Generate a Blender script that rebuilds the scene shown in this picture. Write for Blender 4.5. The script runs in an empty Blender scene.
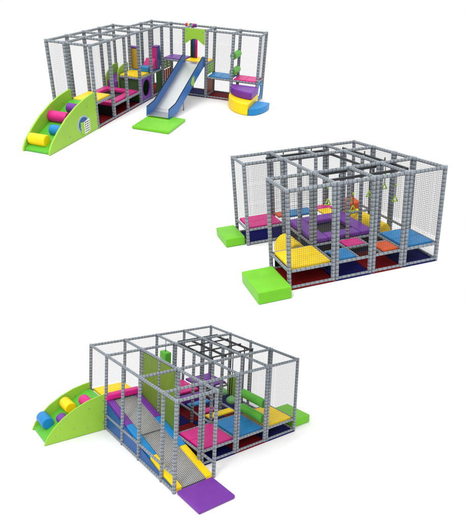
import bpy, bmesh, math, random
from mathutils import Matrix, Vector
R_ = math.radians
random.seed(7)
C = bpy.context.scene.collection

# ------------------------------------------------------------------ camera, world, lamp, exposure
PITCH = R_(20.0)
EYE = Vector((0, 0, 10.0))
RIGHT = Vector((1, 0, 0))
FWD = Vector((0, math.cos(PITCH), -math.sin(PITCH)))
DOWN = Vector((0, -math.sin(PITCH), -math.cos(PITCH)))
B = Matrix((RIGHT, DOWN, FWD)).transposed()          # view axes -> world


def w_at(x, y, z):
    return EYE + RIGHT * x + DOWN * y + FWD * z


cam = bpy.data.cameras.new('camera')
co = bpy.data.objects.new('camera', cam)
C.objects.link(co)
cam.sensor_fit = 'VERTICAL'
cam.sensor_height = 24.0
cam.lens = 24.0 * 470.0 / 521.0
cam.clip_end = 500
co.location = EYE
co.rotation_euler = (math.pi / 2 - PITCH, 0, 0)
sc = bpy.context.scene
sc.camera = co

world = bpy.data.worlds.new('World')
sc.world = world
world.use_nodes = True
bg = world.node_tree.nodes['Background']
# white studio surround, with brightness added overhead as soft top light
wn = world.node_tree
wtc = wn.nodes.new('ShaderNodeTexCoord')
wsep = wn.nodes.new('ShaderNodeSeparateXYZ')
wmr = wn.nodes.new('ShaderNodeMapRange')
wmr.interpolation_type = 'SMOOTHSTEP'
wmr.inputs['From Min'].default_value = 0.35
wmr.inputs['From Max'].default_value = 0.85
wmr.inputs['To Min'].default_value = 1.0
wmr.inputs['To Max'].default_value = 2.0
wn.links.new(wtc.outputs['Generated'], wsep.inputs[0])
wn.links.new(wsep.outputs['Z'], wmr.inputs['Value'])
wn.links.new(wmr.outputs['Result'], bg.inputs['Strength'])
bg.inputs['Color'].default_value = (1, 1, 1, 1)

lamp = bpy.data.lights.new('studio_key', 'AREA')
lamp.shape = 'DISK'
lamp.size = 7.0
lamp.energy = 3000
lamp.color = (1.0, 0.985, 0.96)
lo = bpy.data.objects.new('studio_key', lamp)
C.objects.link(lo)
lo.location = w_at(-8, -17, -10)
lo.rotation_euler = (w_at(0, 0, 14) - lo.location).to_track_quat('-Z', 'Y').to_euler()

sc.view_settings.view_transform = 'Standard'
sc.view_settings.look = 'None'
sc.view_settings.exposure = 0.0
sc.view_settings.gamma = 1.0
sc.cycles.max_bounces = 6
sc.cycles.diffuse_bounces = 4


# ------------------------------------------------------------------ materials
def mat(name, col, rough=0.5, var=0.12, scale=6.0, bump=0.0, bscale=40.0, metal=0.0, spec=0.25):
    m = bpy.data.materials.new(name)
    m.use_nodes = True
    nt = m.node_tree
    p = nt.nodes['Principled BSDF']
    p.inputs['Roughness'].default_value = rough
    p.inputs['Metallic'].default_value = metal
    p.inputs['Specular IOR Level'].default_value = spec
    tc = nt.nodes.new('ShaderNodeTexCoord')
    n = nt.nodes.new('ShaderNodeTexNoise')
    n.inputs['Scale'].default_value = scale
    n.inputs['Detail'].default_value = 5
    nt.links.new(tc.outputs['Object'], n.inputs['Vector'])
    mx = nt.nodes.new('ShaderNodeMix')
    mx.data_type = 'RGBA'
    mx.inputs[6].default_value = [c * (1 - var) for c in col] + [1]
    mx.inputs[7].default_value = [min(1, c * (1 + var)) for c in col] + [1]
    nt.links.new(n.outputs['Fac'], mx.inputs[0])
    nt.links.new(mx.outputs[2], p.inputs['Base Color'])
    rr = nt.nodes.new('ShaderNodeMapRange')
    rr.inputs['To Min'].default_value = max(0.02, rough - 0.1)
    rr.inputs['To Max'].default_value = min(1, rough + 0.1)
    nt.links.new(n.outputs['Fac'], rr.inputs['Value'])
    nt.links.new(rr.outputs['Result'], p.inputs['Roughness'])
    if bump:
        n2 = nt.nodes.new('ShaderNodeTexNoise')
        n2.inputs['Scale'].default_value = bscale
        n2.inputs['Detail'].default_value = 4
        nt.links.new(tc.outputs['Object'], n2.inputs['Vector'])
        b = nt.nodes.new('ShaderNodeBump')
        b.inputs['Strength'].default_value = bump
        b.inputs['Distance'].default_value = 0.02
        nt.links.new(n2.outputs['Fac'], b.inputs['Height'])
        nt.links.new(b.outputs['Normal'], p.inputs['Normal'])
    return m


def vinyl(name, col):
    return mat(name, col, 0.42, 0.13, 3.0, 0.45, 6.0)


FOAM = mat('grey_foam', (0.24, 0.27, 0.30), 0.6, 0.28, 5, 0.4, 45)
SEAM = mat('foam_seam', (0.035, 0.039, 0.045), 0.8)
NETM = mat('net_cord', (0.06, 0.06, 0.063), 0.8)
FLOOR = mat('white_floor', (0.82, 0.82, 0.82), 0.7, 0.01, spec=0.1)
LIME = mat('lime_panel', (0.27, 0.50, 0.045), 0.4, 0.06, 4)
OLIVE = mat('olive_panel', (0.13, 0.215, 0.02), 0.45, 0.16, 2.5)
DGREEN = mat('dark_green_panel', (0.03, 0.085, 0.02), 0.6, 0.15, spec=0.12)
GREEN = vinyl('green_vinyl', (0.09, 0.42, 0.03))
MATG = vinyl('mat_green_vinyl', (0.14, 0.47, 0.015))
PINK = vinyl('pink_vinyl', (0.58, 0.014, 0.20))
YEL = vinyl('yellow_vinyl', (0.84, 0.58, 0.002))
OCHRE = vinyl('ochre_vinyl', (0.55, 0.33, 0.012))
PURP = vinyl('purple_vinyl', (0.15, 0.03, 0.29))
BLUE = vinyl('blue_vinyl', (0.01, 0.20, 0.48))
ROYAL = mat('royal_blue_panel', (0.010, 0.075, 0.26), 0.4, 0.08)
SBLUE = mat('slide_blue', (0.012, 0.12, 0.40), 0.35, 0.06)
ORNG = vinyl('orange_vinyl', (0.68, 0.09, 0.008))
RUST = mat('rust_orange_panel', (0.30, 0.055, 0.015), 0.5, 0.1)
DRED = mat('dark_red_mat', (0.15, 0.005, 0.007), 0.75, 0.25, 5, 0.3, 25, spec=0.08)
NAVY = mat('navy_mat', (0.007, 0.008, 0.085), 0.75, 0.25, 5, 0.3, 25, spec=0.08)
BLACK = mat('black_panel', (0.010, 0.010, 0.011), 0.7, spec=0.1)
RAIL = mat('black_rail', (0.035, 0.038, 0.042), 0.45)
BEDM = mat('black_bed', (0.018, 0.016, 0.017), 0.7)
ROPE = mat('net_rope', (0.40, 0.40, 0.39), 0.75, 0.2, 14)
ROPEB = mat('rope_backing', (0.09, 0.09, 0.09), 0.8)
STEEL = mat('slide_steel', (0.46, 0.48, 0.48), 0.40, 0.05, 1.5, metal=1.0)
WHITE = mat('white_paint', (0.75, 0.75, 0.75), 0.5)
BOLT = mat('bolt', (0.35, 0.36, 0.36), 0.35, metal=0.8)
LIMER = mat('lime_ring', (0.32, 0.55, 0.02), 0.35)
PODG = mat('pale_green_pod', (0.16, 0.42, 0.13), 0.35)


# ------------------------------------------------------------------ mesh builder
class MB:
    def __init__(s):
        s.v, s.f, s.m, s.sm = [], [], [], []

    def raw(s, vs, fs, mi=0, smooth=False):
        o = len(s.v)
        s.v += [tuple(v) for v in vs]
        for f in fs:
            s.f.append([i + o for i in f])
            s.m.append(mi)
            s.sm.append(smooth)

    def solid(s, vs, fs, bev=0.0, mi=0, seg=2):
        if bev <= 0:
            return s.raw(vs, fs, mi)
        bm = bmesh.new()
        bv = [bm.verts.new(v) for v in vs]
        for f in fs:
            bm.faces.new([bv[i] for i in f])
        bmesh.ops.recalc_face_normals(bm, faces=bm.faces)
        ed = [e for e in bm.edges if e.calc_face_angle(0) > 0.6]
        bmesh.ops.bevel(bm, geom=ed, offset=bev, segments=seg, profile=0.5, affect='EDGES', clamp_overlap=True)
        bm.verts.index_update()
        s.raw([v.co[:] for v in bm.verts], [[v.index for v in f.verts] for f in bm.faces], mi)
        bm.free()

    def box(s, x0, x1, y0, y1, z0, z1, bev=0.0, mi=0):
        vs = [(x, y, z) for x in (x0, x1) for y in (y0, y1) for z in (z0, z1)]
        fs = [(0, 1, 3, 2), (4, 6, 7, 5), (0, 4, 5, 1), (2, 3, 7, 6), (0, 2, 6, 4), (1, 5, 7, 3)]
        s.solid(vs, fs, bev, mi)

    def prism(s, poly, axis, a0, a1, bev=0.0, mi=0):
        n = len(poly)

        def pt(p, a):
            return {'x': (a, p[0], p[1]), 'y': (p[0], a, p[1]), 'z': (p[0], p[1], a)}[axis]
        vs = [pt(p, a0) for p in poly] + [pt(p, a1) for p in poly]
        fs = [list(range(n)), list(range(2 * n - 1, n - 1, -1))]
        fs += [(i, (i + 1) % n, n + (i + 1) % n, n + i) for i in range(n)]
        s.solid(vs, fs, bev, mi)

    def holed(s, outer, inner, axis, a0, a1, mi=0):
        n = len(outer)

        def pt(p, a):
            return {'x': (a, p[0], p[1]), 'y': (p[0], a, p[1]), 'z': (p[0], p[1], a)}[axis]
        vs = [pt(p, a) for a in (a0, a1) for q in (outer, inner) for p in q]
        fs = []
        for i in range(n):
            j = (i + 1) % n
            fs += [(i, j, n + j, n + i), (2 * n + i, 3 * n + i, 3 * n + j, 2 * n + j),
                   (i, 2 * n + i, 2 * n + j, j), (n + i, n + j, 3 * n + j, 3 * n + i)]
        s.raw(vs, fs, mi)

    def rings(s, p0, p1, prof, n=14, mi=0, caps=True, angs=None):
        p0, p1 = Vector(p0), Vector(p1)
        d = (p1 - p0).normalized()
        a = Vector((0, 0, 1)) if abs(d.z) < 0.9 else Vector((1, 0, 0))
        e1 = d.cross(a).normalized()
        e2 = d.cross(e1)
        if angs is None:
            angs = [2 * math.pi * i / n for i in range(n)]
        n = len(angs)
        vs = []
        for t, r in prof:
            c = p0 + d * t
            vs += [c + e1 * (r * math.cos(q)) + e2 * (r * math.sin(q)) for q in angs]
        return vs, n

    def cyl(s, p0, p1, r, n=16, bev=0.0, mi=0):
        L = (Vector(p1) - Vector(p0)).length
        prof = [(0, r), (L, r)] if not bev else [(0, r - bev), (bev * .3, r - bev * .3), (bev, r), (L - bev, r), (L - bev * .3, r - bev * .3), (L, r - bev)]
        vs, n = s.rings(p0, p1, prof, n)
        k = len(prof)
        fs = [(j * n + i, j * n + (i + 1) % n, (j + 1) * n + (i + 1) % n, (j + 1) * n + i) for j in range(k - 1) for i in range(n)]
        s.raw(vs, fs, mi, True)
        o = len(s.v) - len(vs)
        s.f += [[o + i for i in range(n - 1, -1, -1)], [o + (k - 1) * n + i for i in range(n)]]
        s.m += [mi, mi]
        s.sm += [False, False]

    def foam(s, p0, p1, r, seg=0.10, gw=0.005):
        """foam sleeve over a steel tube: joints every seg metres and four glued seams along it"""
        L = (Vector(p1) - Vector(p0)).length
        k = max(1, round(L / seg))
        prof, dark = [(0, r * .97)], []
        for j in range(1, k):
            t = L * j / k + random.uniform(-.012, .012)
            for dt, rr in ((-gw, r), (-gw * .6, r * .90), (gw * .6, r * .90), (gw, r)):
                prof.append((t + dt, rr))
            dark += [len(prof) - 4, len(prof) - 3, len(prof) - 2]
        prof.append((L, r * .97))
        angs = []
        for q in range(4):
            c = R_(45 + 90 * q)
            angs += [c - .05, c + .05, c + R_(30), c + R_(60)]
        vs, n = s.rings(p0, p1, prof, angs=angs)
        for j in range(len(prof) - 1):
            for i in range(n):
                mi = 1 if (j in dark or i % 4 == 0) else 0
                s.raw([], [], 0)
                f = (j * n + i, j * n + (i + 1) % n, (j + 1) * n + (i + 1) % n, (j + 1) * n + i)
                s._pend.append((f, mi)) if hasattr(s, '_pend') else setattr(s, '_pend', [(f, mi)])
        o = len(s.v)
        s.v += [tuple(v) for v in vs]
        for f, mi in s._pend:
            s.f.append([o + a for a in f])
            s.m.append(mi)
            s.sm.append(True)
        s._pend = []
        e = o + (len(prof) - 1) * n
        s.f += [[o + i for i in range(n - 1, -1, -1)], [e + i for i in range(n)]]
        s.m += [0, 0]
        s.sm += [False, False]

    def strand(s, p0, p1, r):
        vs, n = s.rings(p0, p1, [(0, r), ((Vector(p1) - Vector(p0)).length, r)], 3)
        s.raw(vs, [(i, (i + 1) % 3, 3 + (i + 1) % 3, 3 + i) for i in range(3)], 0)

    def net(s, o, a, b, pitch, r, sag=0.0):
        o, a, b = Vector(o), Vector(a), Vector(b)
        na, nb = max(1, round(a.length / pitch)), max(1, round(b.length / pitch))
        for i in range(na + 1):
            s.strand(o + a * (i / na), o + a * (i / na) + b, r)
        for j in range(nb + 1):
            s.strand(o + b * (j / nb), o + b * (j / nb) + a, r)

    def build(s, name, mats, parent=None, loc=(0, 0, 0), label=None):
        me = bpy.data.meshes.new(name)
        lx, ly, lz = loc
        me.from_pydata([(x - lx, y - ly, z - lz) for x, y, z in s.v], [], s.f)
        for m in (mats if isinstance(mats, (list, tuple)) else [mats]):
            me.materials.append(m)
        me.polygons.foreach_set('material_index', s.m)
        me.polygons.foreach_set('use_smooth', s.sm)
        bm = bmesh.new()
        bm.from_mesh(me)
        bmesh.ops.recalc_face_normals(bm, faces=bm.faces)
        bm.to_mesh(me)
        bm.free()
        o = bpy.data.objects.new(name, me)
        C.objects.link(o)
        if parent is not None:
            o.parent = parent
        if label:
            o['label'] = label
        return o


def ell(cx, cy, a, b, n=40, q0=0, q1=360):
    full = abs(q1 - q0) >= 360
    k = n if full else n + 1
    return [(cx + a * math.cos(R_(q0 + (q1 - q0) * i / n)), cy + b * math.sin(R_(q0 + (q1 - q0) * i / n))) for i in range(k)]


def rect_like(x0, x1, y0, y1, inner, cx, cy):
    out = []
    for px, py in inner:
        dx, dy = px - cx, py - cy
        t = min(((x1 - cx) / dx if dx > 1e-9 else (x0 - cx) / dx if dx < -1e-9 else 1e9),
                ((y1 - cy) / dy if dy > 1e-9 else (y0 - cy) / dy if dy < -1e-9 else 1e9))
        out.append((cx + dx * t, cy + dy * t))
    return out


class Site:
    """one play frame's own floor: u, v, z in metres on that floor"""

    def __init__(s, R, t, u, v):
        rot = B @ Matrix(R)
        s.M = Matrix.Translation(w_at(*t)) @ rot.to_4x4()
        s.u, s.v = u, v

    def thing(s, name, label, cat, loc=(0, 0, 0), group=None):
        o = bpy.data.objects.new(name, None)
        o.empty_display_size = .2
        C.objects.link(o)
        o.matrix_world = s.M @ Matrix.Translation(loc)
        o['label'] = label
        o['category'] = cat
        if group:
            o['group'] = group
        o['_loc'] = list(loc)
        s.cur = o
        return o

    def part(s, mb, name, mats, parent=None, label=None):
        """parent: the thing, or a part of it (parts sit at their thing's origin)"""
        p = parent or s.cur
        root = p if p.type == 'EMPTY' else p.parent
        return mb.build(name, mats, p, tuple(root['_loc']), label)

    def single(s, mb, name, mats, label, cat, loc, group=None):
        o = mb.build(name, mats, None, loc)
        o.matrix_world = s.M @ Matrix.Translation(loc)
        o['label'] = label
        o['category'] = cat
        if group:
            o['group'] = group
        return o

    def floor(s, poly):
        mb = MB()
        mb.raw([(p[0], p[1], -0.002) for p in poly], [list(range(len(poly)))])
        o = mb.build('studio_floor', FLOOR)
        o.matrix_world = s.M
        o['kind'] = 'structure'


H = 2.4
PR = 0.050


def post(S, u, v, dbl=None, h=H, r=PR):
    mb = MB()
    if dbl == 'u':
        for k in (-1, 1):
            mb.foam((u + k * r * .98, v, 0), (u + k * r * .98, v, h), r)
    elif dbl == 'v':
        for k in (-1, 1):
            mb.foam((u, v + k * r * .98, 0), (u, v + k * r * .98, h), r)
    else:
        mb.foam((u, v, 0), (u, v, h), r)
    S.part(mb, 'post', [FOAM, SEAM])


def beam(S, a, b, z, r=.042, name='top_beam', gap=.05, seg=.11):
    a, b = Vector((*a, z)), Vector((*b, z))
    d = (b - a).normalized()
    mb = MB()
    mb.foam(a + d * gap, b - d * gap, r, seg)
    S.part(mb, name, [FOAM, SEAM])


def net(S, a, b, z0, z1, pitch, r):
    mb = MB()
    d = (Vector(b) - Vector(a)).normalized() * .06
    a = Vector(a) + d
    b = Vector(b) - d
    mb.net((a.x, a.y, z0), (b.x - a.x, b.y - a.y, 0), (0, 0, z1 - z0), pitch, r)
    S.part(mb, 'safety_net', NETM)


def pad(S, x0, x1, y0, y1, z, m, th=.08, name='deck_pad', seam=True):
    """upholstered deck panel with a sewn seam across it"""
    mb = MB()
    if seam and (x1 - x0) > .6 and (y1 - y0) > .6:
        xm = (x0 + x1) / 2
        mb.box(x0, xm - .002, y0, y1, z - th, z, .022)
        mb.box(xm + .002, x1, y0, y1, z - th, z, .022)
    else:
        mb.box(x0, x1, y0, y1, z - th, z, .022)
    return S.part(mb, name, m)


def floor_mat(S, x0, x1, y0, y1, m):
    mb = MB()
    mb.box(x0, x1, y0, y1, .004, .035, .008)
    S.part(mb, 'floor_mat', m)


def panel(S, axis, at, a0, a1, z0, z1, m, name='skirt_panel', th=.02):
    mb = MB()
    if axis == 'x':
        mb.box(at - th / 2, at + th / 2, a0, a1, z0, z1, .004)
    else:
        mb.box(a0, a1, at - th / 2, at + th / 2, z0, z1, .004)
    return S.part(mb, name, m)


def bolts(S, pts, axis, parent):
    mb = MB()
    for p in pts:
        q = list(p)
        q['xyz'.index(axis[0])] += .012 if axis[1] == '+' else -.012
        mb.cyl(p, q, .016, 8)
    return S.part(mb, 'bolt', BOLT, parent)


def landing_mat(S, x0, x1, y0, y1, h, m, label):
    mb = MB()
    mb.box(x0, x1, y0, y1, .002, h, .03)
    S.single(mb, 'landing_mat', m, label, 'mat', (x0, y0, 0))


def lattice(S, axis, at, a0, a1, z0, z1, na, nz, m, th=.025, bar=.07):
    mb = MB()

    def bx(p0, p1, q0, q1, t):
        if axis == 'x':
            mb.box(at - t, at + t, p0, p1, q0, q1)
        else:
            mb.box(p0, p1, at - t, at + t, q0, q1)
    for i in range(na + 1):
        c = a0 + bar / 2 + (a1 - a0 - bar) * i / na
        bx(c - bar / 2, c + bar / 2, z0, z1, th)
    for j in range(nz + 1):
        c = z0 + bar / 2 + (z1 - z0 - bar) * j / nz
        for i in range(na):
            l = a0 + bar / 2 + (a1 - a0 - bar) * i / na + bar / 2
            r = a0 + bar / 2 + (a1 - a0 - bar) * (i + 1) / na - bar / 2
            bx(l, r, c - bar / 2, c + bar / 2, th - .002)
    return S.part(mb, 'climbing_panel', m)


def frame(S, posts, edges, zt=H - .045, slim=False):
    for p in posts:
        dbl = p[2] if len(p) > 2 else None
        post(S, S.u[p[0]], S.v[p[1]], None if slim else dbl, r=(.061 if dbl else .054) if slim else PR)
    for a, b in edges:
        beam(S, (S.u[a[0]], S.v[a[1]]), (S.u[b[0]], S.v[b[1]]), zt, .036 if slim else .042)


def rail_run(S, edges, z, name):
    for a, b in edges:
        beam(S, (S.u[a[0]], S.v[a[1]]), (S.u[b[0]], S.v[b[1]]), z, .036, name, .055, .12)


def chain(*pts):
    return [(pts[i], pts[i + 1]) for i in range(len(pts) - 1)]


def roller_ramp(S, u0, u1, outline, zb0, zb1, vb0, rollers, label, emblem=False):
    """soft climbing ramp between two curved side panels; runs towards -v from v = 0"""
    t = S.thing('roller_ramp', label, 'climbing ramp', ((u0 + u1) / 2, -1, 0))
    for k, u in enumerate((u0, u1)):
        mb = MB()
        mb.prism(outline, 'x', u - .025, u + .025, .006)
        sp = S.part(mb, 'side_panel', LIME, t)
        vs = [p for p in outline if p[1] > .3]
        bolts(S, [(u + .025, -.10, .25), (u + .025, -.10, .6), (u + .025, -.12, .95), (u + .025, -.55, .80), (u + .025, -1.0, .3), (u + .025, -1.55, .2), (u + .025, -.6, .22)], 'x+', sp)
        if emblem and k == 1:
            e = u + .025
            mb = MB()
            mb.prism(ell(-.82, .36, .30, .25, 36), 'x', e, e + .006)
            em = S.part(mb, 'emblem', WHITE, sp)
            em['label'] = 'round blue emblem with a small green and white cube'
            for (r0, r1) in ((.97, .90), (.84, .0)):
                mb = MB()
                if r1:
                    mb.holed(ell(-.82, .36, .30 * r0, .25 * r0, 36), ell(-.82, .36, .30 * r1, .25 * r1, 36), 'x', e + .006, e + .009)
                else:
                    mb.prism(ell(-.82, .36, .30 * r0, .25 * r0, 36), 'x', e + .006, e + .009)
                mb.build('emblem_disc' if not r1 else 'emblem_ring', BLUE if r1 else ROYAL, sp, tuple(t['_loc']))
            mb = MB()
            mb.prism([(-.98, .10), (-.80, .06), (-.80, .42), (-.98, .45)], 'x', e + .009, e + .013)
            mb.build('emblem_face', LIME, sp, tuple(t['_loc']))
            mb = MB()
            mb.prism([(-.795, .06), (-.50, .10), (-.50, .47), (-.795, .42)], 'x', e + .009, e + .013)
            mb.build('emblem_face', WHITE, sp, tuple(t['_loc']))
            mb = MB()
            for j in range(5):
                z = .115 + j * .065
                for (a, b) in ((-.76, -.70), (-.67, -.60), (-.57, -.53)):
                    mb.prism([(a, z), (b, z + .008), (b, z + .036), (a, z + .028)], 'x', e + .013, e + .015)
            mb.build('emblem_print', BLACK, sp, tuple(t['_loc']))
    mb = MB()
    mb.prism([(vb0, .01), (-.04, .01), (-.04, zb1), (-.22, zb1), (vb0, zb0)], 'x', u0 + .027, u1 - .027, .01)
    S.part(mb, 'ramp_bed', GREEN, t)
    for (a, b, v, z, r, m) in rollers:
        mb = MB()
        mb.cyl((a, v, z), (b, v, z), r, 28, .02)
        S.part(mb, 'roller', m, t)
    return t


# ================================================================== L-shaped frame with the slide (top of the page)
A = Site([[0.95801, 0.28103, 0.05686], [0.20107, -0.51712, -0.83196], [-0.2044, 0.80846, -0.55192]], [-5.5222, -4.3902, 14.87],
         [0.0, 0.594, 1.415, 2.299, 3.193, 4.2, 5.198], [0.0, 1.057, 2.028, 3.03, 3.979, 5.023, 5.945])
u, v = A.u, A.v
A.floor([(-.5, -3.1), (2.0, -3.1), (2.3, -.3), (4.2, -.2), (4.5, 2.7), (6.5, 2.9), (6.5, 6.5), (-.5, 6.5)])
A.thing('play_frame', 'long L-shaped play frame of slim grey padded posts around the steel slide', 'play frame', (0, 0, 0))
posts = [(0, 0), (0, 1, 'v'), (0, 2, 'v'), (0, 3, 'v'), (0, 4), (1, 0, 'u'), (1, 1), (1, 4, 'u'), (1, 5, 'v'), (1, 6),
         (2, 0), (2, 1, 'v'), (2, 2), (2, 3, 'v'), (2, 4, 'v'), (2, 5, 'u'), (2, 6, 'u'), (3, 5, 'u'), (3, 6, 'u'), (4, 5, 'u'), (4, 6, 'u'),
         (5, 5, 'u'), (5, 6, 'u'), (6, 5), (6, 6)]
E6 = []
for j in range(5):
    E6 += chain((0, j), (1, j), (2, j))
E6 += chain((0, 0), (0, 1), (0, 2), (0, 3), (0, 4)) + chain(*[(1, j) for j in range(7)]) + chain(*[(2, j) for j in range(7)])
E6 += chain(*[(i, 5) for i in range(1, 7)]) + chain(*[(i, 6) for i in range(1, 7)])
E6 += [((i, 5), (i, 6)) for i in range(3, 7)]
frame(A, posts, E6, slim=True)
LOW, HI = .80, 1.27
rail_run(A, chain((2, 0), (2, 1)) + chain((1, 0), (1, 1)) + [((1, 1), (2, 1)), ((1, 0), (2, 0))] + chain((4, 5), (5, 5), (6, 5), (6, 6), (5, 6), (4, 6)), LOW - .06, 'deck_beam')
rail_run(A, chain((2, 1), (2, 2), (2, 3), (1, 3), (0, 3)) + chain((0, 1), (0, 2), (0, 3)), .42, 'deck_beam')
rail_run(A, chain((2, 3), (2, 4), (2, 5)) + chain((1, 3), (2, 3)), .86, 'deck_beam')
rail_run(A, chain((2, 5), (3, 5), (4, 5), (4, 6)) + chain((2, 5), (2, 6), (3, 6), (4, 6)), HI - .06, 'deck_beam')
rail_run(A, chain((0, 0), (0, 1), (0, 2), (0, 3), (0, 4), (1, 4), (1, 5), (1, 6)) + chain(*[(i, 6) for i in range(1, 7)]) + chain(*[(2, j) for j in range(6)]) +
         chain(*[(i, 5) for i in range(2, 7)]) + [((6, 5), (6, 6)), ((4, 5), (4, 6)), ((0, 0), (1, 0))], .04, 'base_rail')
for a, b, z0 in [((0, 0), (1, 0), .1), ((0, 0), (0, 1), .1), ((0, 1), (0, 2), .1), ((0, 2), (0, 3), .1), ((0, 3), (0, 4), .1), ((0, 4), (1, 4), .1),
                 ((1, 4), (1, 5), .1), ((1, 5), (1, 6), .1), ((1, 6), (2, 6), .1), ((2, 6), (3, 6), .1), ((3, 6), (4, 6), .1), ((4, 6), (5, 6), .1), ((5, 6), (6, 6), .1),
                 ((6, 5), (6, 6), LOW), ((2, 0), (2, 1), LOW), ((2, 1), (2, 2), .5), ((2, 2), (2, 3), .5), ((2, 3), (2, 4), .95), ((2, 4), (2, 5), .95),
                 ((2, 5), (3, 5), HI), ((4, 5), (5, 5), LOW)]:
    net(A, (u[a[0]], v[a[1]]), (u[b[0]], v[b[1]]), z0, H - .08, .05, .0014)
g = .06
pad(A, u[1] - .02, u[2] - g, v[0] + .02, v[1] - g, LOW, YEL)
pad(A, u[1] + .02, u[2] - g, v[3] + g, v[4] - .02, .93, YEL)
pad(A, u[1] + .02, u[2] - g, v[4] + .02, v[5] - g, .93, BLUE)
pad(A, u[2] + g, u[3] - g, v[5] + g, v[6] - g, HI, PURP, .1)
pad(A, u[3] + .02, u[4] - .02, v[5] + g, v[6] - g, HI, YEL, .1)
pad(A, u[4] + g, u[5] - g, v[5] + g, v[6] - g, LOW, BLUE)
pad(A, u[5] + g, u[6] - g, v[5] + g, v[6] - g, LOW, PINK)
cells = [(0, 0, DRED), (1, 0, DRED), (0, 1, NAVY), (1, 1, DRED), (0, 2, DRED), (1, 2, DRED), (0, 3, NAVY), (1, 3, NAVY), (1, 4, DRED), (1, 5, DRED), (2, 5, DRED), (3, 5, NAVY), (4, 5, DRED), (5, 5, NAVY)]
for i, j, m in cells:
    floor_mat(A, u[i] + .01, u[i + 1] - .01 + (.05 if i == 1 and j < 5 else 0), v[j] + .01 - (.05 if j == 5 else 0), v[j + 1] - .01, m)
panel(A, 'y', v[1] + .08, u[1] + .05, u[2] - .1, .05, .36, BLACK)
panel(A, 'x', u[1], v[0] + .05, v[3] - .05, .05, .40, BLACK)
panel(A, 'y', v[3] + .06, u[1] + .04, u[2] - .1, .05, .82, DGREEN)
panel(A, 'x', u[1] + .05, v[3] + .1, v[5] - .1, .05, .84, DGREEN)
panel(A, 'y', v[4], u[1] + .1, u[2] - .08, .05, .84, DGREEN)
panel(A, 'x', u[2], v[4] + .45, v[5] - .1, .08, .82, DGREEN)
# purple panel with a round hole
mb = MB()
cv = (v[3] + v[4]) / 2
inn = ell(cv, .47, .29, .29, 40)
mb.holed(rect_like(v[3] + .06, v[4] - .06, .08, .83, inn, cv, .47), inn, 'x', u[2] - .02, u[2] + .02)
A.part(mb, 'hole_panel', PURP)
# lattice panels and rust panels below them
for i in (2, 4):
    lattice(A, 'x', u[i], v[5] + .07, v[6] - .07, LOW + .02, HI - .08, 2, 3, LIME if i == 4 else OLIVE)
panel(A, 'x', u[4], v[5] + .09, v[6] - .09, .09, LOW - .12, RUST, 'side_board')
mb = MB()
for k in range(4):
    x = v[5] + .18 + k * .19
    mb.cyl((u[2], x, .09), (u[2], x, LOW - .02), .035, 12)
A.part(mb, 'bar_screen', RUST)
# blue window frame under the pink deck
mb = MB()
cv = (v[5] + v[6]) / 2
inn = ell(cv, .38, .24, .23, 40)
mb.holed(rect_like(v[5] + .06, v[6] - .06, .08, .68, inn, cv, .38), inn, 'x', u[6] - .02, u[6] + .02)
A.part(mb, 'hole_panel', BLUE)
# arch over the slide
x0, x1 = u[3] + .06, u[4] - .06
arch = [(x0, H - .015), (x0, 1.86)] + [(x0 + (x1 - x0) * (.12 + .76 * k / 14), 1.90 + .15 * math.sin(math.pi * k / 14)) for k in range(15)] + [(x1, 1.86), (x1, H - .015)]
mb = MB()
mb.prism(arch, 'y', v[5] - .075, v[5] - .042, .005)
ap = A.part(mb, 'arch_panel', LIME)
bolts(A, [(x0 + .08, v[5] - .075, 2.29), (x1 - .08, v[5] - .075, 2.29), (x0 + .06, v[5] - .075, 1.97), (x1 - .06, v[5] - .075, 1.97)], 'y-', ap)
# foam rollers across the blue deck's far side
for z in (1.02, 1.58):
    mb = MB()
    mb.cyl((u[5], v[5] + .09, z), (u[5], v[6] - .09, z), .125, 24, .02)
    A.part(mb, 'foam_roller', GREEN)
# three upright squeeze rollers on the slide deck
for k, m in enumerate((DGREEN, ROYAL, PINK)):
    mb = MB()
    mb.cyl((u[3] + .08 + .09 * k, v[6] - .30, HI), (u[3] + .08 + .09 * k, v[6] - .30, H - .12), .05, 14)
    A.part(mb, 'upright_roller', m)
for k, m in enumerate((PINK, YEL, ROYAL, PINK, PURP)):
    mb = MB()
    c = u[3] - .28 + .09 * k
    mb.cyl((c, v[6], H - .045), (c + .07, v[6], H - .045), .065, 14)
    A.part(mb, 'beam_sleeve', m)

# trampoline in the frame
t = A.thing('trampoline', 'pink padded trampoline with a black bed beside the low yellow deck', 'trampoline', (.7, 2, 0))
x0, x1, y0, y1, z = u[0] + .07, u[2] - .06, v[1] + .06, v[3] - .06, .49
hx0, hx1, hy0, hy1 = .30, 1.08, 1.38, 2.70
for a in ((x0, x1, y0, hy0), (x0, x1, hy1, y1), (x0, hx0, hy0 + .002, hy1 - .002), (hx1, x1, hy0 + .002, hy1 - .002)):
    mb = MB()
    mb.box(a[0], a[1], a[2], a[3], z - .12, z, .03)
    A.part(mb, 'edge_pad', PINK, t)
mb = MB()
mb.box(hx0 - .05, hx1 + .05, hy0 - .05, hy1 + .05, z - .19, z - .14)
A.part(mb, 'bounce_bed', BEDM, t)

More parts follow.
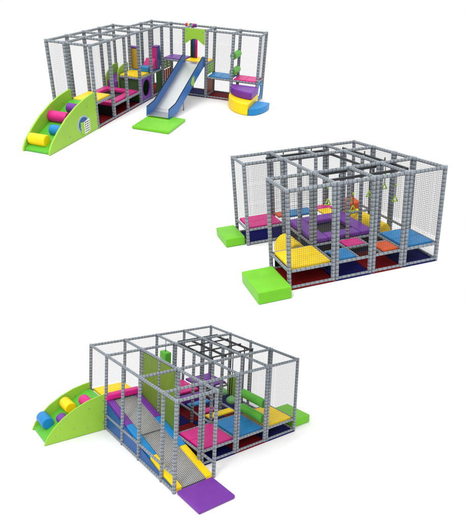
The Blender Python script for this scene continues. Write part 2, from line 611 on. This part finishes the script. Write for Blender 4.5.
# rising ramp at the back with curved green sides
t = A.thing('curved_side_ramp', 'purple ramp between green curved side panels behind the pink trampoline', 'ramp', (.3, 3.4, 0))
far = [(2.99, .10), (v[4] - .06, .10), (v[4] - .06, 1.12), (3.75, 1.13), (3.5, 1.11), (3.25, 1.02), (3.09, .92), (3.0, .78)]
near = [(3.12, .10), (v[4] - .06, .10), (v[4] - .06, 1.18), (3.7, 1.18), (3.5, 1.16), (3.3, 1.11), (3.18, 1.04), (3.13, .95)]
for x, ol in ((.10, far), (.51, near)):
    mb = MB()
    mb.prism(ol, 'x', x - .02, x + .02, .005)
    A.part(mb, 'side_panel', LIME, t)
mb = MB()
mb.prism([(3.05, .05), (v[4] - .14, .05), (v[4] - .14, .85), (3.05, .66)], 'x', .122, .488, .01)
A.part(mb, 'ramp_bed', PURP, t)

# soft climbing blocks on the raised deck
mb = MB()
mb.box(1.0, u[2] - .05, v[4] - .14, v[4] + .26, .932, 1.09, .02)
A.single(mb, 'foam_step', BLUE, 'blue foam step on the raised deck behind the upper yellow pad', 'foam block', (1.2, v[4], .93))
mb = MB()
mb.prism([(v[4] + .265, .932), (v[5] - .5, .932), (v[5] - .5, 1.30), (v[4] + .265, 1.09)], 'x', .98, u[2] - .05, .02)
A.single(mb, 'foam_wedge', PINK, 'pink foam wedge rising behind the blue foam step', 'foam block', (1.2, v[4] + .5, .93))
mb = MB()
mb.prism(ell(1.12, .932, .32, .58, 24, 0, 180), 'y', v[5] + .15, v[5] + .22, .01)
A.single(mb, 'arch_board', LIME, 'lime green rounded board at the back behind the pink wedge', 'board', (1.1, v[5] + .2, .93))
t = A.thing('foam_pillar', 'tall ochre foam pillar with a purple top on the upper deck', 'foam pillar', (.69, 4.2, .93))
mb = MB()
mb.box(.46, .84, 4.08, 4.32, .932, 1.63, .02)
A.part(mb, 'pillar_body', OCHRE, t)
mb = MB()
mb.box(.465, .835, 4.085, 4.315, 1.632, 1.70, .02)
A.part(mb, 'pillar_cap', PURP, t)
t = A.thing('foam_pillar', 'tall foam pillar with one pink and one blue side and a purple top', 'foam pillar', (1.3, 4.7, .93))
mb = MB()
mb.box(1.20, 1.40, 4.55, 4.60, .932, 1.66, .015)
A.part(mb, 'pillar_side', PINK, t)
mb = MB()
mb.box(1.21, 1.40, 4.602, 4.90, .932, 1.66, .015)
A.part(mb, 'pillar_body', ROYAL, t)
mb = MB()
mb.box(1.205, 1.395, 4.555, 4.895, 1.662, 1.71, .015)
A.part(mb, 'pillar_cap', PURP, t)

# slide
t = A.thing('slide', 'steeply sloping stainless steel slide with tall blue sides', 'slide', (2.75, 3.2, 0))
sx0, sx1 = u[3] + .06, u[4] - .06
bed = [(5.03, 1.24), (4.75, 1.22), (2.2, .21), (2.0, .16), (1.50, .15)]
mb = MB()
prof = bed + [(p[0], p[1] - .03) for p in reversed(bed)]
mb.prism(prof, 'x', sx0 + .02, sx1 - .02)
A.part(mb, 'slide_bed', STEEL, t)
side = [(4.97, 1.46), (4.75, 1.50), (2.12, .46), (1.54, .40), (1.50, .10), (2.2, .10), (4.85, 1.12), (4.97, 1.12)]
for x in (sx0, sx1):
    mb = MB()
    mb.prism(side, 'x', x - .018, x + .018, .006)
    sp = A.part(mb, 'side_rail', SBLUE, t)
    mb = MB()
    mb.prism([(4.98, 1.475), (4.75, 1.515), (2.115, .475), (1.53, .415), (1.525, .403), (2.12, .463), (4.75, 1.503), (4.98, 1.463)], 'x', x - .012, x + .012)
    A.part(mb, 'edge_trim', BLACK, sp)
mb = MB()
mb.prism([(3.62, .99), (3.48, .82), (3.62, .70), (3.80, .78), (3.80, 1.02)], 'x', sx1 + .019, sx1 + .04, .004)
A.part(mb, 'joint_plate', LIME, t)
mb = MB()
for x in (sx0 + .06, sx1 - .06):
    mb.cyl((x, 3.0, .004), (x, 3.0, .50), .022, 10)
A.part(mb, 'support_leg', BOLT, t)
mb = MB()
mb.box(2.36, 3.60, .40, 1.84, .002, .095, .025)
A.single(mb, 'landing_mat', MATG, 'thin square green mat under the foot of the slide', 'mat', (2.9, 1.1, 0))

# corner steps
G = 'soft corner steps'
mb = MB()
mb.prism([(5.30, 5.02 - .08)] + ell(5.30, 4.94, 1.06, 1.53, 24, 180, 270), 'z', .002, .40, .04)
A.single(mb, 'soft_step', YEL, 'big curved yellow foam step under the purple one', 'soft step', (4.9, 4.4, 0), G)
mb = MB()
mb.prism([(5.28, 4.94)] + ell(5.28, 4.94, 1.03, .98, 24, 180, 270), 'z', .402, .66, .04)
A.single(mb, 'soft_step', PURP, 'curved purple foam step, topmost of the corner steps', 'soft step', (4.9, 4.6, .4), G)
mb = MB()
mb.prism([(5.31, 4.62)] + ell(5.31, 4.62, .52, 1.18, 24, 270, 360), 'z', .002, .24, .04)
A.single(mb, 'soft_step', BLUE, 'low curved blue foam step beside the big yellow one', 'soft step', (5.5, 4.2, 0), G)

OUT6 = [(-2.56, .01), (-.04, .01), (-.04, 1.10), (-.24, 1.08), (-.64, 1.03), (-1.1, .92), (-1.62, .73), (-2.05, .50), (-2.38, .28), (-2.52, .12)]
ua, ub = .62, 1.42
roller_ramp(A, ua, ub, OUT6, .07, .80, -2.50,
            [(ua + .05, ua + .56, -2.22, .26, .16, YEL), (ub - .42, ub - .03, -1.72, .40, .15, BLUE), (ua + .03, ua + .60, -1.20, .60, .16, PINK), (ub - .50, ub - .03, -.70, .74, .14, PURP)],
            'green roller ramp with a round blue emblem on its side panel', True)

# ================================================================== square frame with hanging rings (right)
S = Site([[0.28137, 0.95703, -0.07014], [0.36769, -0.17504, -0.91333], [-0.88636, 0.23119, -0.40114]], [0.1584, -0.8429, 14.6012],
         [0.0, 1.089, 2.122, 2.963, 4.147], [0.0, 1.158, 2.129, 2.989, 3.946])
u, v = S.u, S.v
S.floor([(-.6, -1.2), (4.8, -1.4), (4.8, 4.5), (4.0, 5.0), (-.6, 5.0)])
S.thing('play_frame', 'square play frame of thick grey posts with rings hanging inside', 'play frame', (0, 0, 0))
posts = [(0, 0), (0, 1, 'v'), (0, 2), (0, 3, 'v'), (0, 4), (1, 0), (1, 1, 'v'), (1, 2), (1, 3, 'v'), (1, 4, 'u'), (2, 1), (2, 3), (2, 4, 'u'),
         (3, 0), (3, 1, 'v'), (3, 2), (3, 3, 'v'), (3, 4, 'u'), (4, 0), (4, 1, 'v'), (4, 2, 'v'), (4, 3, 'v'), (4, 4)]
E7 = []
for i in (0, 1, 3, 4):
    E7 += chain(*[(i, j) for j in range(5)])
E7 += chain((0, 0), (1, 0)) + chain((3, 0), (4, 0))
for j in (1, 3, 4):
    E7 += chain(*[(i, j) for i in range(5)])
E7 += chain((0, 2), (1, 2)) + chain((3, 2), (4, 2))
frame(S, posts, E7)
for p in ((u[4], v[0]),):
    pass
D7 = .52
deck7 = chain((0, 0), (1, 0), (1, 1)) + chain((3, 1), (3, 0), (4, 0)) + chain(*[(4, j) for j in range(5)]) + chain(*[(3, j) for j in range(1, 5)]) + chain((1, 1), (2, 1), (3, 1)) + chain((1, 3), (2, 3), (3, 3)) + \
    chain((1, 1), (1, 2), (1, 3), (1, 4)) + chain((3, 4), (4, 4)) + chain((3, 3), (4, 3)) + chain((3, 1), (4, 1)) + chain((0, 4), (1, 4), (2, 4), (3, 4))
rail_run(S, deck7, D7 - .06, 'deck_beam')
rail_run(S, chain((0, 0), (1, 0), (1, 1), (2, 1), (3, 1), (3, 0), (4, 0)) + chain(*[(4, j) for j in range(5)]) + chain(*[(i, 4) for i in range(5)]) + chain(*[(0, j) for j in range(5)]), .05, 'base_rail')
for a, b in chain((1, 1), (1, 0)) + chain((0, 0), (0, 1), (0, 2), (0, 3), (0, 4), (1, 4), (2, 4), (3, 4), (4, 4), (4, 3), (4, 2), (4, 1), (4, 0)) + chain((3, 0), (3, 1)):
    net(S, (u[a[0]], v[a[1]]), (u[b[0]], v[b[1]]), D7 if a != (0, 4) else .1, H - .09, .05, .0026)
for a, b in chain((3, 4), (4, 4)):
    net(S, (u[a[0]], v[a[1]]), (u[b[0]], v[b[1]]), .1, D7 - .1, .05, .0026)
g = .07
pad(S, u[0] + g, u[1] - g, v[0] + g, v[1] - g, D7, PINK)
pad(S, u[3] + g, u[4] - g, v[0] + g, v[1] - g, D7, YEL)
pad(S, u[3] + g, u[4] - g, v[3] + g, v[4] - g, D7, BLUE)
um, va, vb = 3.50, 1.80, 2.40
beam(S, (um, v[1]), (um, v[3]), D7 - .05, .035, 'deck_beam')
for q in (va, (v[2] + .28)):
    beam(S, (u[3], q), (u[4], q), D7 - .052, .033, 'deck_beam')
pad(S, u[3] + .09, um - .03, va + .05, vb - .05, D7, PINK, .06)
pad(S, um + .04, u[4] - .06, v[1] + .10, va - .05, D7, BLUE, .06)
pad(S, um + .06, u[4] - .06, vb + .07, v[3] - .09, D7, ORNG, .06)
# far row of small coloured pads
pad(S, .06, .62, v[1] + .3, v[2] + .2, D7, BLUE, .06)
pad(S, .45, .95, v[2] + .35, v[3] - .1, D7, YEL, .06)
pad(S, .06, .50, v[2] + .3, v[3] + .05, D7, PINK, .06)
pad(S, .10, .50, v[1] + .02, v[1] + .28, D7, ORNG, .06)
for i in range(4):
    for j in range(4):
        if (i, j) in ((1, 0), (2, 0)):
            continue
        floor_mat(S, u[i] + .01, u[i + 1] - .01 + (.06 if i == 3 else 0), v[j] + .01 - (.02 if j == 0 else 0), v[j + 1] - .01, DRED if (i + j) % 2 else NAVY)
panel(S, 'x', u[1] - .02, v[0] + .09, v[1] - .1, .09, D7 - .1, NAVY)
panel(S, 'x', u[3] + .02, v[0] + .09, v[1] - .1, .09, D7 - .1, BLACK)
panel(S, 'y', v[1] + .02, u[1] + .1, u[3] - .1, .09, D7 - .1, BLACK)
panel(S, 'y', v[1] + .04, u[3] + .1, u[4] - .4, .09, D7 - .1, BLACK)
panel(S, 'x', u[3] - .02, v[1] + .1, v[3] - .1, .09, D7 - .1, BLACK)
panel(S, 'y', v[3], u[3] + .1, u[4] - .5, .09, D7 - .1, BLACK)
# black ring rails under the roof beams
ZR = H - .15
for x, a, b in ((2.83, 1.35, 3.46), (3.45, 1.3, 3.46), (.22, .95, 2.85), (.80, 1.25, 2.85)):
    mb = MB()
    mb.box(x - .022, x + .022, a, b, ZR - .032, ZR + .032, .008)
    S.part(mb, 'ring_rail', RAIL)
for y, a, b in ((3.42, .25, 3.48), (2.72, .25, 2.86)):
    mb = MB()
    mb.box(a, b, y - .022, y + .022, ZR - .024, ZR + .040, .008)
    S.part(mb, 'ring_rail', RAIL)
for (a, b) in ((2.83, 1.6), (2.83, 2.5), (3.45, 1.6), (3.45, 2.5), (.22, 1.5), (.22, 2.4), (1.5, 3.42), (2.5, 3.42)):
    mb = MB()
    mb.cyl((a, b, ZR + .044), (a, b, H - .03), .016, 8)
    S.part(mb, 'rail_hanger', RAIL)

t = S.thing('trampoline', 'square purple padded trampoline with a black bed inside the ring frame', 'trampoline', (2, 2, 0))
x0, x1, y0, y1, z = u[1] + .06, u[3] - .06, v[1] + .06, v[3] - .06, .60
hx0, hx1, hy0, hy1 = 1.58, 2.52, 1.62, 2.55
for a in ((x0, x1, y0, hy0), (x0, x1, hy1, y1), (x0, hx0, hy0 + .002, hy1 - .002), (hx1, x1, hy0 + .002, hy1 - .002)):
    mb = MB()
    mb.box(a[0], a[1], a[2], a[3], z - .12, z, .03)
    S.part(mb, 'edge_pad', PURP, t)
mb = MB()
mb.box(hx0 - .05, hx1 + .05, hy0 - .05, hy1 + .05, z - .20, z - .15)
S.part(mb, 'bounce_bed', BEDM, t)

landing_mat(S, -.12, 1.0, -.64, -.06, .26, MATG, 'smaller thick green mat before the far pink decked entrance')
landing_mat(S, 3.32, 4.55, -.90, -.10, .30, MATG, 'larger thick green mat in front of the yellow decked entrance')
mb = MB()
mb.prism(ell(.80, .04, .32, .46, 24, 0, 180), 'x', 1.85, u[3] - .22, .05)
S.single(mb, 'foam_hump', YEL, 'rounded yellow foam hump in the notch beside the yellow deck', 'foam hump', (2.4, .8, 0))
mb = MB()
mb.prism(ell(v[4] - .30, .04, .22, .42, 24, 0, 180), 'x', .75, u[3] - .6, .03)
S.single(mb, 'foam_hump', YEL, 'long yellow foam hump lying beyond the purple trampoline', 'foam hump', (1.6, v[4] - .4, 0))
mb = MB()
mb.prism([(.12, .04), (.66, .04), (.66, .60), (.12, .66)], 'y', v[3] + .52, v[4] - .06, .03)
S.single(mb, 'foam_block', ORNG, 'orange foam block in the far corner behind the long yellow hump', 'foam block', (.4, v[3] + .6, 0))


def hanging_ring(S, x, y, ztop, zring, label):
    t = S.thing('hanging_ring', label, 'hanging ring', (x, y, zring), 'rings hanging from the black rails')
    mb = MB()
    mb.cyl((x, y, zring + .10), (x, y, ztop), .010, 8)
    S.part(mb, 'strap', BLACK, t)
    mb = MB()
    mb.cyl((x, y, zring + .36), (x, y, zring + .43), .020, 10)
    S.part(mb, 'strap_sleeve', LIMER, t)
    mb = MB()
    P = [Vector((x, y, zring + .11)), Vector((x, y - .075, zring - .03)), Vector((x, y + .075, zring - .03))]
    for i in range(3):
        mb.cyl(P[i], P[(i + 1) % 3], .014, 10)
        mb.cyl(P[i] + Vector((0, 0, -.014)), P[i] + Vector((0, 0, .014)), .016, 10)
    S.part(mb, 'handle', LIMER, t)


zt = ZR - .05
hanging_ring(S, 3.45, 1.31, zt, 1.70, 'lime ring seen between the two thick posts left of the small pink pad')
hanging_ring(S, 2.83, 2.23, zt, 1.48, 'lime ring over the purple trampoline, just above and behind a lower ring')
hanging_ring(S, 3.45, 1.98, zt, 1.44, 'lime ring over the purple trampoline, lower and nearer of the close pair')
hanging_ring(S, 2.83, 2.79, zt, 1.53, 'lime ring hanging in front of the long yellow hump')
hanging_ring(S, 2.55, 3.42, zt, 1.57, 'lime ring highest in view, partly behind a front post')
hanging_ring(S, 3.05, 3.42, zt, 1.36, 'lime ring on a long strap nearest the large blue deck pad')

# ================================================================== frame with the net slope and roller ramp (bottom)
S = Site([[0.6256, 0.77898, 0.04257], [0.11731, -0.03998, -0.99229], [-0.77127, 0.62577, -0.1164]], [-4.7058, 5.0992, 15.5639],
         [0.0, 1.217, 2.362, 3.376, 4.611, 5.227], [0.0, 1.204, 2.445, 3.604, 4.843])
u, v = S.u, S.v
S.floor([(-.5, -2.4), (2.5, -2.4), (4.0, -1.2), (6.8, -.8), (6.8, 1.8), (5.4, 2.2), (5.0, 4.95), (4.75, 6.0), (3.3, 6.0), (3.2, 5.15), (-.4, 5.15)])
S.thing('play_frame', 'grey padded play frame built around the wide net slope', 'play frame', (0, 0, 0))
posts = [(0, 0), (0, 1), (0, 2), (0, 3), (0, 4), (1, 0), (1, 1, 'u'), (1, 2, 'u'), (1, 3, 'u'), (1, 4), (2, 0), (2, 1), (2, 2), (2, 3), (2, 4),
         (3, 0), (3, 1, 'u'), (3, 2), (3, 3), (3, 4, 'u'), (4, 0), (4, 1, 'v'), (4, 2, 'v'), (4, 3, 'v'), (4, 4), (5, 0), (5, 1)]
E8 = []
for i in (0, 1, 3, 4):
    E8 += chain(*[(i, j) for j in range(5)])
E8 += [((5, 0), (5, 1))]
for j in (0, 1):
    E8 += chain(*[(i, j) for i in range(6)])
for j in (2, 3, 4):
    E8 += chain(*[(i, j) for i in range(5)])
frame(S, posts, E8)
D8 = .46
rail_run(S, chain((0, 0), (1, 0)) + chain((0, 0), (0, 1)), .84, 'deck_beam')
rail_run(S, chain(*[(i, 0) for i in range(1, 6)]), .46, 'side_beam')
rail_run(S, chain((4, 1), (4, 2), (4, 3), (4, 4), (3, 4)) + chain((3, 1), (3, 2), (3, 3), (3, 4)) + chain((4, 1), (3, 1), (2, 1)) + chain((3, 2), (4, 2)) + chain((3, 3), (4, 3)) + chain((1, 2), (2, 2), (3, 2)) + chain((1, 3), (2, 3), (3, 3)) + chain((0, 4), (1, 4), (2, 4), (3, 4)) + chain((1, 2), (1, 3), (1, 4)) + chain((4, 1), (5, 1)), D8 - .06, 'deck_beam')
rail_run(S, chain(*[(i, 0) for i in range(6)]) + chain((4, 1), (4, 2), (4, 3), (4, 4), (3, 4), (2, 4), (1, 4), (0, 4), (0, 3), (0, 2), (0, 1)), .05, 'base_rail')
for a, b, z0 in [((0, 0), (0, 1), .95), ((0, 1), (0, 2), .1), ((0, 2), (0, 3), .1), ((0, 3), (0, 4), .1), ((0, 4), (1, 4), .1), ((1, 4), (2, 4), .1), ((2, 4), (3, 4), .1), ((3, 4), (4, 4), D8),
                 ((4, 3), (4, 4), D8), ((4, 2), (4, 3), D8), ((4, 1), (4, 2), D8)]:
    net(S, (u[a[0]], v[a[1]]), (u[b[0]], v[b[1]]), z0, H - .08, .055, .0018)
g = .07
pad(S, u[0] + g, u[1] - .12, v[0] + g, v[1] - g, .93, YEL, .1)
pad(S, u[3] + g, u[4] - g, v[1] + g, v[2] - g, D8, PINK)
pad(S, u[3] + g, u[4] - g, v[2] + g, v[3] - g, D8, BLUE)
pad(S, u[3] + g, u[4] - g, v[3] + g, v[4] - g, D8, YEL)
pad(S, u[0] + g, u[1] - g, v[2] + g, v[3] - g, D8 + .06, PINK)
pad(S, u[0] + g, u[1] - g, v[3] + g, v[4] - g, D8 + .06, PURP)
pad(S, u[1] + g, u[1] + .35, v[2] + g, v[3] - g, D8 + .02, PURP, .2)
pad(S, 1.88, 2.12, v[2] + .1, v[3] - .25, D8, BLUE, .07)
pad(S, 2.50, 2.74, v[2] + .2, v[3] - .45, D8, PINK, .07)
pad(S, 2.90, 3.16, v[2] + .12, v[3] - .05, D8, YEL, .07)
for i in range(4):
    for j in range(1, 4):
        floor_mat(S, u[i] + .01, u[i + 1] - .01 + (.06 if i == 3 else 0), v[j] + .01, v[j + 1] - .01, (NAVY if (i + j) % 2 == 0 else DRED))
panel(S, 'x', u[3] + .02, v[1] + .1, v[4] - .1, .09, D8 - .1, BLACK)
panel(S, 'y', v[1] + .05, u[3] + .1, u[4] - .1, .09, D8 - .1, BLACK)
# two tall green wall panels beside the slope
for a, b, z0 in ((u[1] + .12, u[2] - .06, .55), (u[2] + .06, u[3] - .12, .35)):
    mb = MB()
    mb.box(a, b, v[1] - .02, v[1] + .02, z0, H - .10, .004)
    wp = S.part(mb, 'wall_panel', OLIVE)
    bolts(S, [(a + (b - a) * fx, v[1] - .02, z0 + .25 + (H - z0 - .5) * fz) for fx in (.12, .5, .88) for fz in (0, .33, .66, 1)], 'y-', wp)
# black hanging rails and poles
ZR = H - .16
for y in (2.78, 3.32, 3.92, 4.45):
    mb = MB()
    mb.box(.88, 2.92, y - .022, y + .022, ZR - .035, ZR + .035, .008)
    S.part(mb, 'hanging_rail', RAIL)
for x in (.90, 1.55, 2.25, 2.90):
    mb = MB()
    mb.box(x - .022, x + .022, 2.75, 4.48, ZR + .036, ZR + .08, .008)
    S.part(mb, 'hanging_rail', RAIL)
for x, y in ((1.6, 4.6), (1.35, 3.9), (2.3, 4.62)):
    mb = MB()
    mb.cyl((x, y, .04), (x, y, ZR - .05), .022, 10)
    S.part(mb, 'black_pole', RAIL)
# green rollers between the posts of the front right bay
for z, y in ((1.15, v[3]), (.68, v[3] - .02)):
    mb = MB()
    mb.cyl((u[3] + .10, y, z), (u[4] - .12, y, z), .135, 24, .02)
    S.part(mb, 'foam_roller', GREEN)
panel(S, 'y', v[4] - .05, u[1] + .05, u[1] + .75, .1, .85, LIME, 'side_board')

# the net slope
t = S.thing('net_slope', 'wide grey net climbing slope edged in purple, blue and yellow padding', 'climbing slope', (3, .6, 0))
ux0, uz0, ux1, uz1 = 1.16, .90, 5.22, .045


def zs(x):
    return uz0 + (uz1 - uz0) * (x - ux0) / (ux1 - ux0)


mb = MB()
mb.prism([(ux0, zs(ux0) - .04), (ux1, zs(ux1) - .04), (ux1, zs(ux1)), (ux0, zs(ux0))], 'y', .24, v[1] - .24)
S.part(mb, 'slope_bed', ROPEB, t)
for a, b in ((ux0 + .01, 3.04), (3.12, ux1 - .01)):
    mb = MB()
    w0, w1 = .245, v[1] - .245
    n = 15
    for i in range(n + 1):
        y = w0 + (w1 - w0) * i / n
        mb.cyl((a, y, zs(a) + .006), (b, y, zs(b) + .006), .014, 6)
    k = round((b - a) / .055)
    for j in range(k + 1):
        x = a + (b - a) * j / k
        mb.cyl((x, w0, zs(x) + .014), (x, w1, zs(x) + .014), .006, 6)
    S.part(mb, 'slope_net', ROPE, t)
for y0, y1 in ((.035, .235), (v[1] - .235, v[1] - .035)):
    for a, b, m in ((ux0, 2.55, PURP), (2.553, 3.95, BLUE), (3.953, ux1, YEL)):
        mb = MB()
        mb.prism([(a, zs(a) - .06), (b, zs(b) - .06), (b, zs(b) + .06), (a, zs(a) + .06)], 'y', y0, y1, .02)
        S.part(mb, 'edge_pad', m, t)
for i in range(1, 5):
    a, b = u[i] + .08, u[i + 1] - .08
    mb = MB()
    mb.prism([(a, .09), (b, .09), (b, max(.10, zs(b) - .02)), (a, zs(a) - .02)], 'y', .0, .022)
    S.part(mb, 'side_board', ROYAL, t)
mb = MB()
mb.prism([(1.03, .935), (1.30, .935), (1.28, 1.10), (1.05, 1.10)], 'y', -.02, v[1] - .06, .03)
S.single(mb, 'foam_bolster', PINK, 'long pink foam bolster lying across the top of the net slope', 'foam bolster', (1.15, .6, .93))
landing_mat(S, 5.30, 6.26, .03, 1.10, .10, PURP, 'purple mat at the foot of the net slope')
landing_mat(S, 3.42, 4.48, 4.92, 5.75, .26, MATG, 'thick green mat beside the yellow deck of the net slope frame')
OUT8 = [(-1.86, .01), (-.06, .01), (-.06, 1.15), (-.28, 1.12), (-.60, 1.05), (-.98, .90), (-1.35, .68), (-1.60, .45), (-1.78, .22)]
ua, ub = .06, 1.22
roller_ramp(S, ua, ub, OUT8, .10, .93, -1.80,
            [(ua + .03, ua + .62, -1.58, .38, .17, BLUE), (ub - .50, ub - .03, -1.22, .50, .15, PURP), (ua + .12, ua + .70, -.92, .72, .17, YEL), (ub - .58, ub - .03, -.50, .88, .16, PINK)],
            'green roller ramp with blue, purple, yellow and pink rollers beside the net slope')
t = S.thing('punch_block', 'small green foam block hanging behind the olive wall panels', 'foam block', (.62, v[2], 1.5))
mb = MB()
mb.box(.42, .82, v[2] - .12, v[2] + .12, 1.50, 1.92, .03)
S.part(mb, 'block_body', GREEN, t)
mb = MB()
mb.cyl((.62, v[2], 1.92), (.62, v[2], H - .09), .012, 8)
S.part(mb, 'hanging_cord', BLACK, t)
for (x, y, z, lab) in ((2.0, 3.95, .62, 'green stepping pod on a black rope, farthest of the three pods'), (2.5, 3.95, .50, 'green stepping pod on a black rope, middle of the three pods'), (2.85, 4.50, .62, 'green stepping pod hanging closest to the green rollers')):
    t = S.thing('stepping_pod', lab, 'stepping pod', (x, y, z), 'stepping pods hanging from the black rails')
    vs, n = MB().rings((x, y, z - .16), (x, y, z + .14), [(0, .07), (.03, .13), (.10, .175), (.17, .17), (.23, .11), (.27, .05), (.30, .03)], 20)
    mb = MB()
    mb.raw(vs, [(j * n + i, j * n + (i + 1) % n, (j + 1) * n + (i + 1) % n, (j + 1) * n + i) for j in range(6) for i in range(n)] + [list(range(n)), list(range(6 * n, 7 * n))], 0, True)
    S.part(mb, 'pod_body', PODG, t)
    mb = MB()
    mb.cyl((x, y, z + .13), (x, y, ZR - .04), .016, 8)
    S.part(mb, 'rope', BLACK, t)
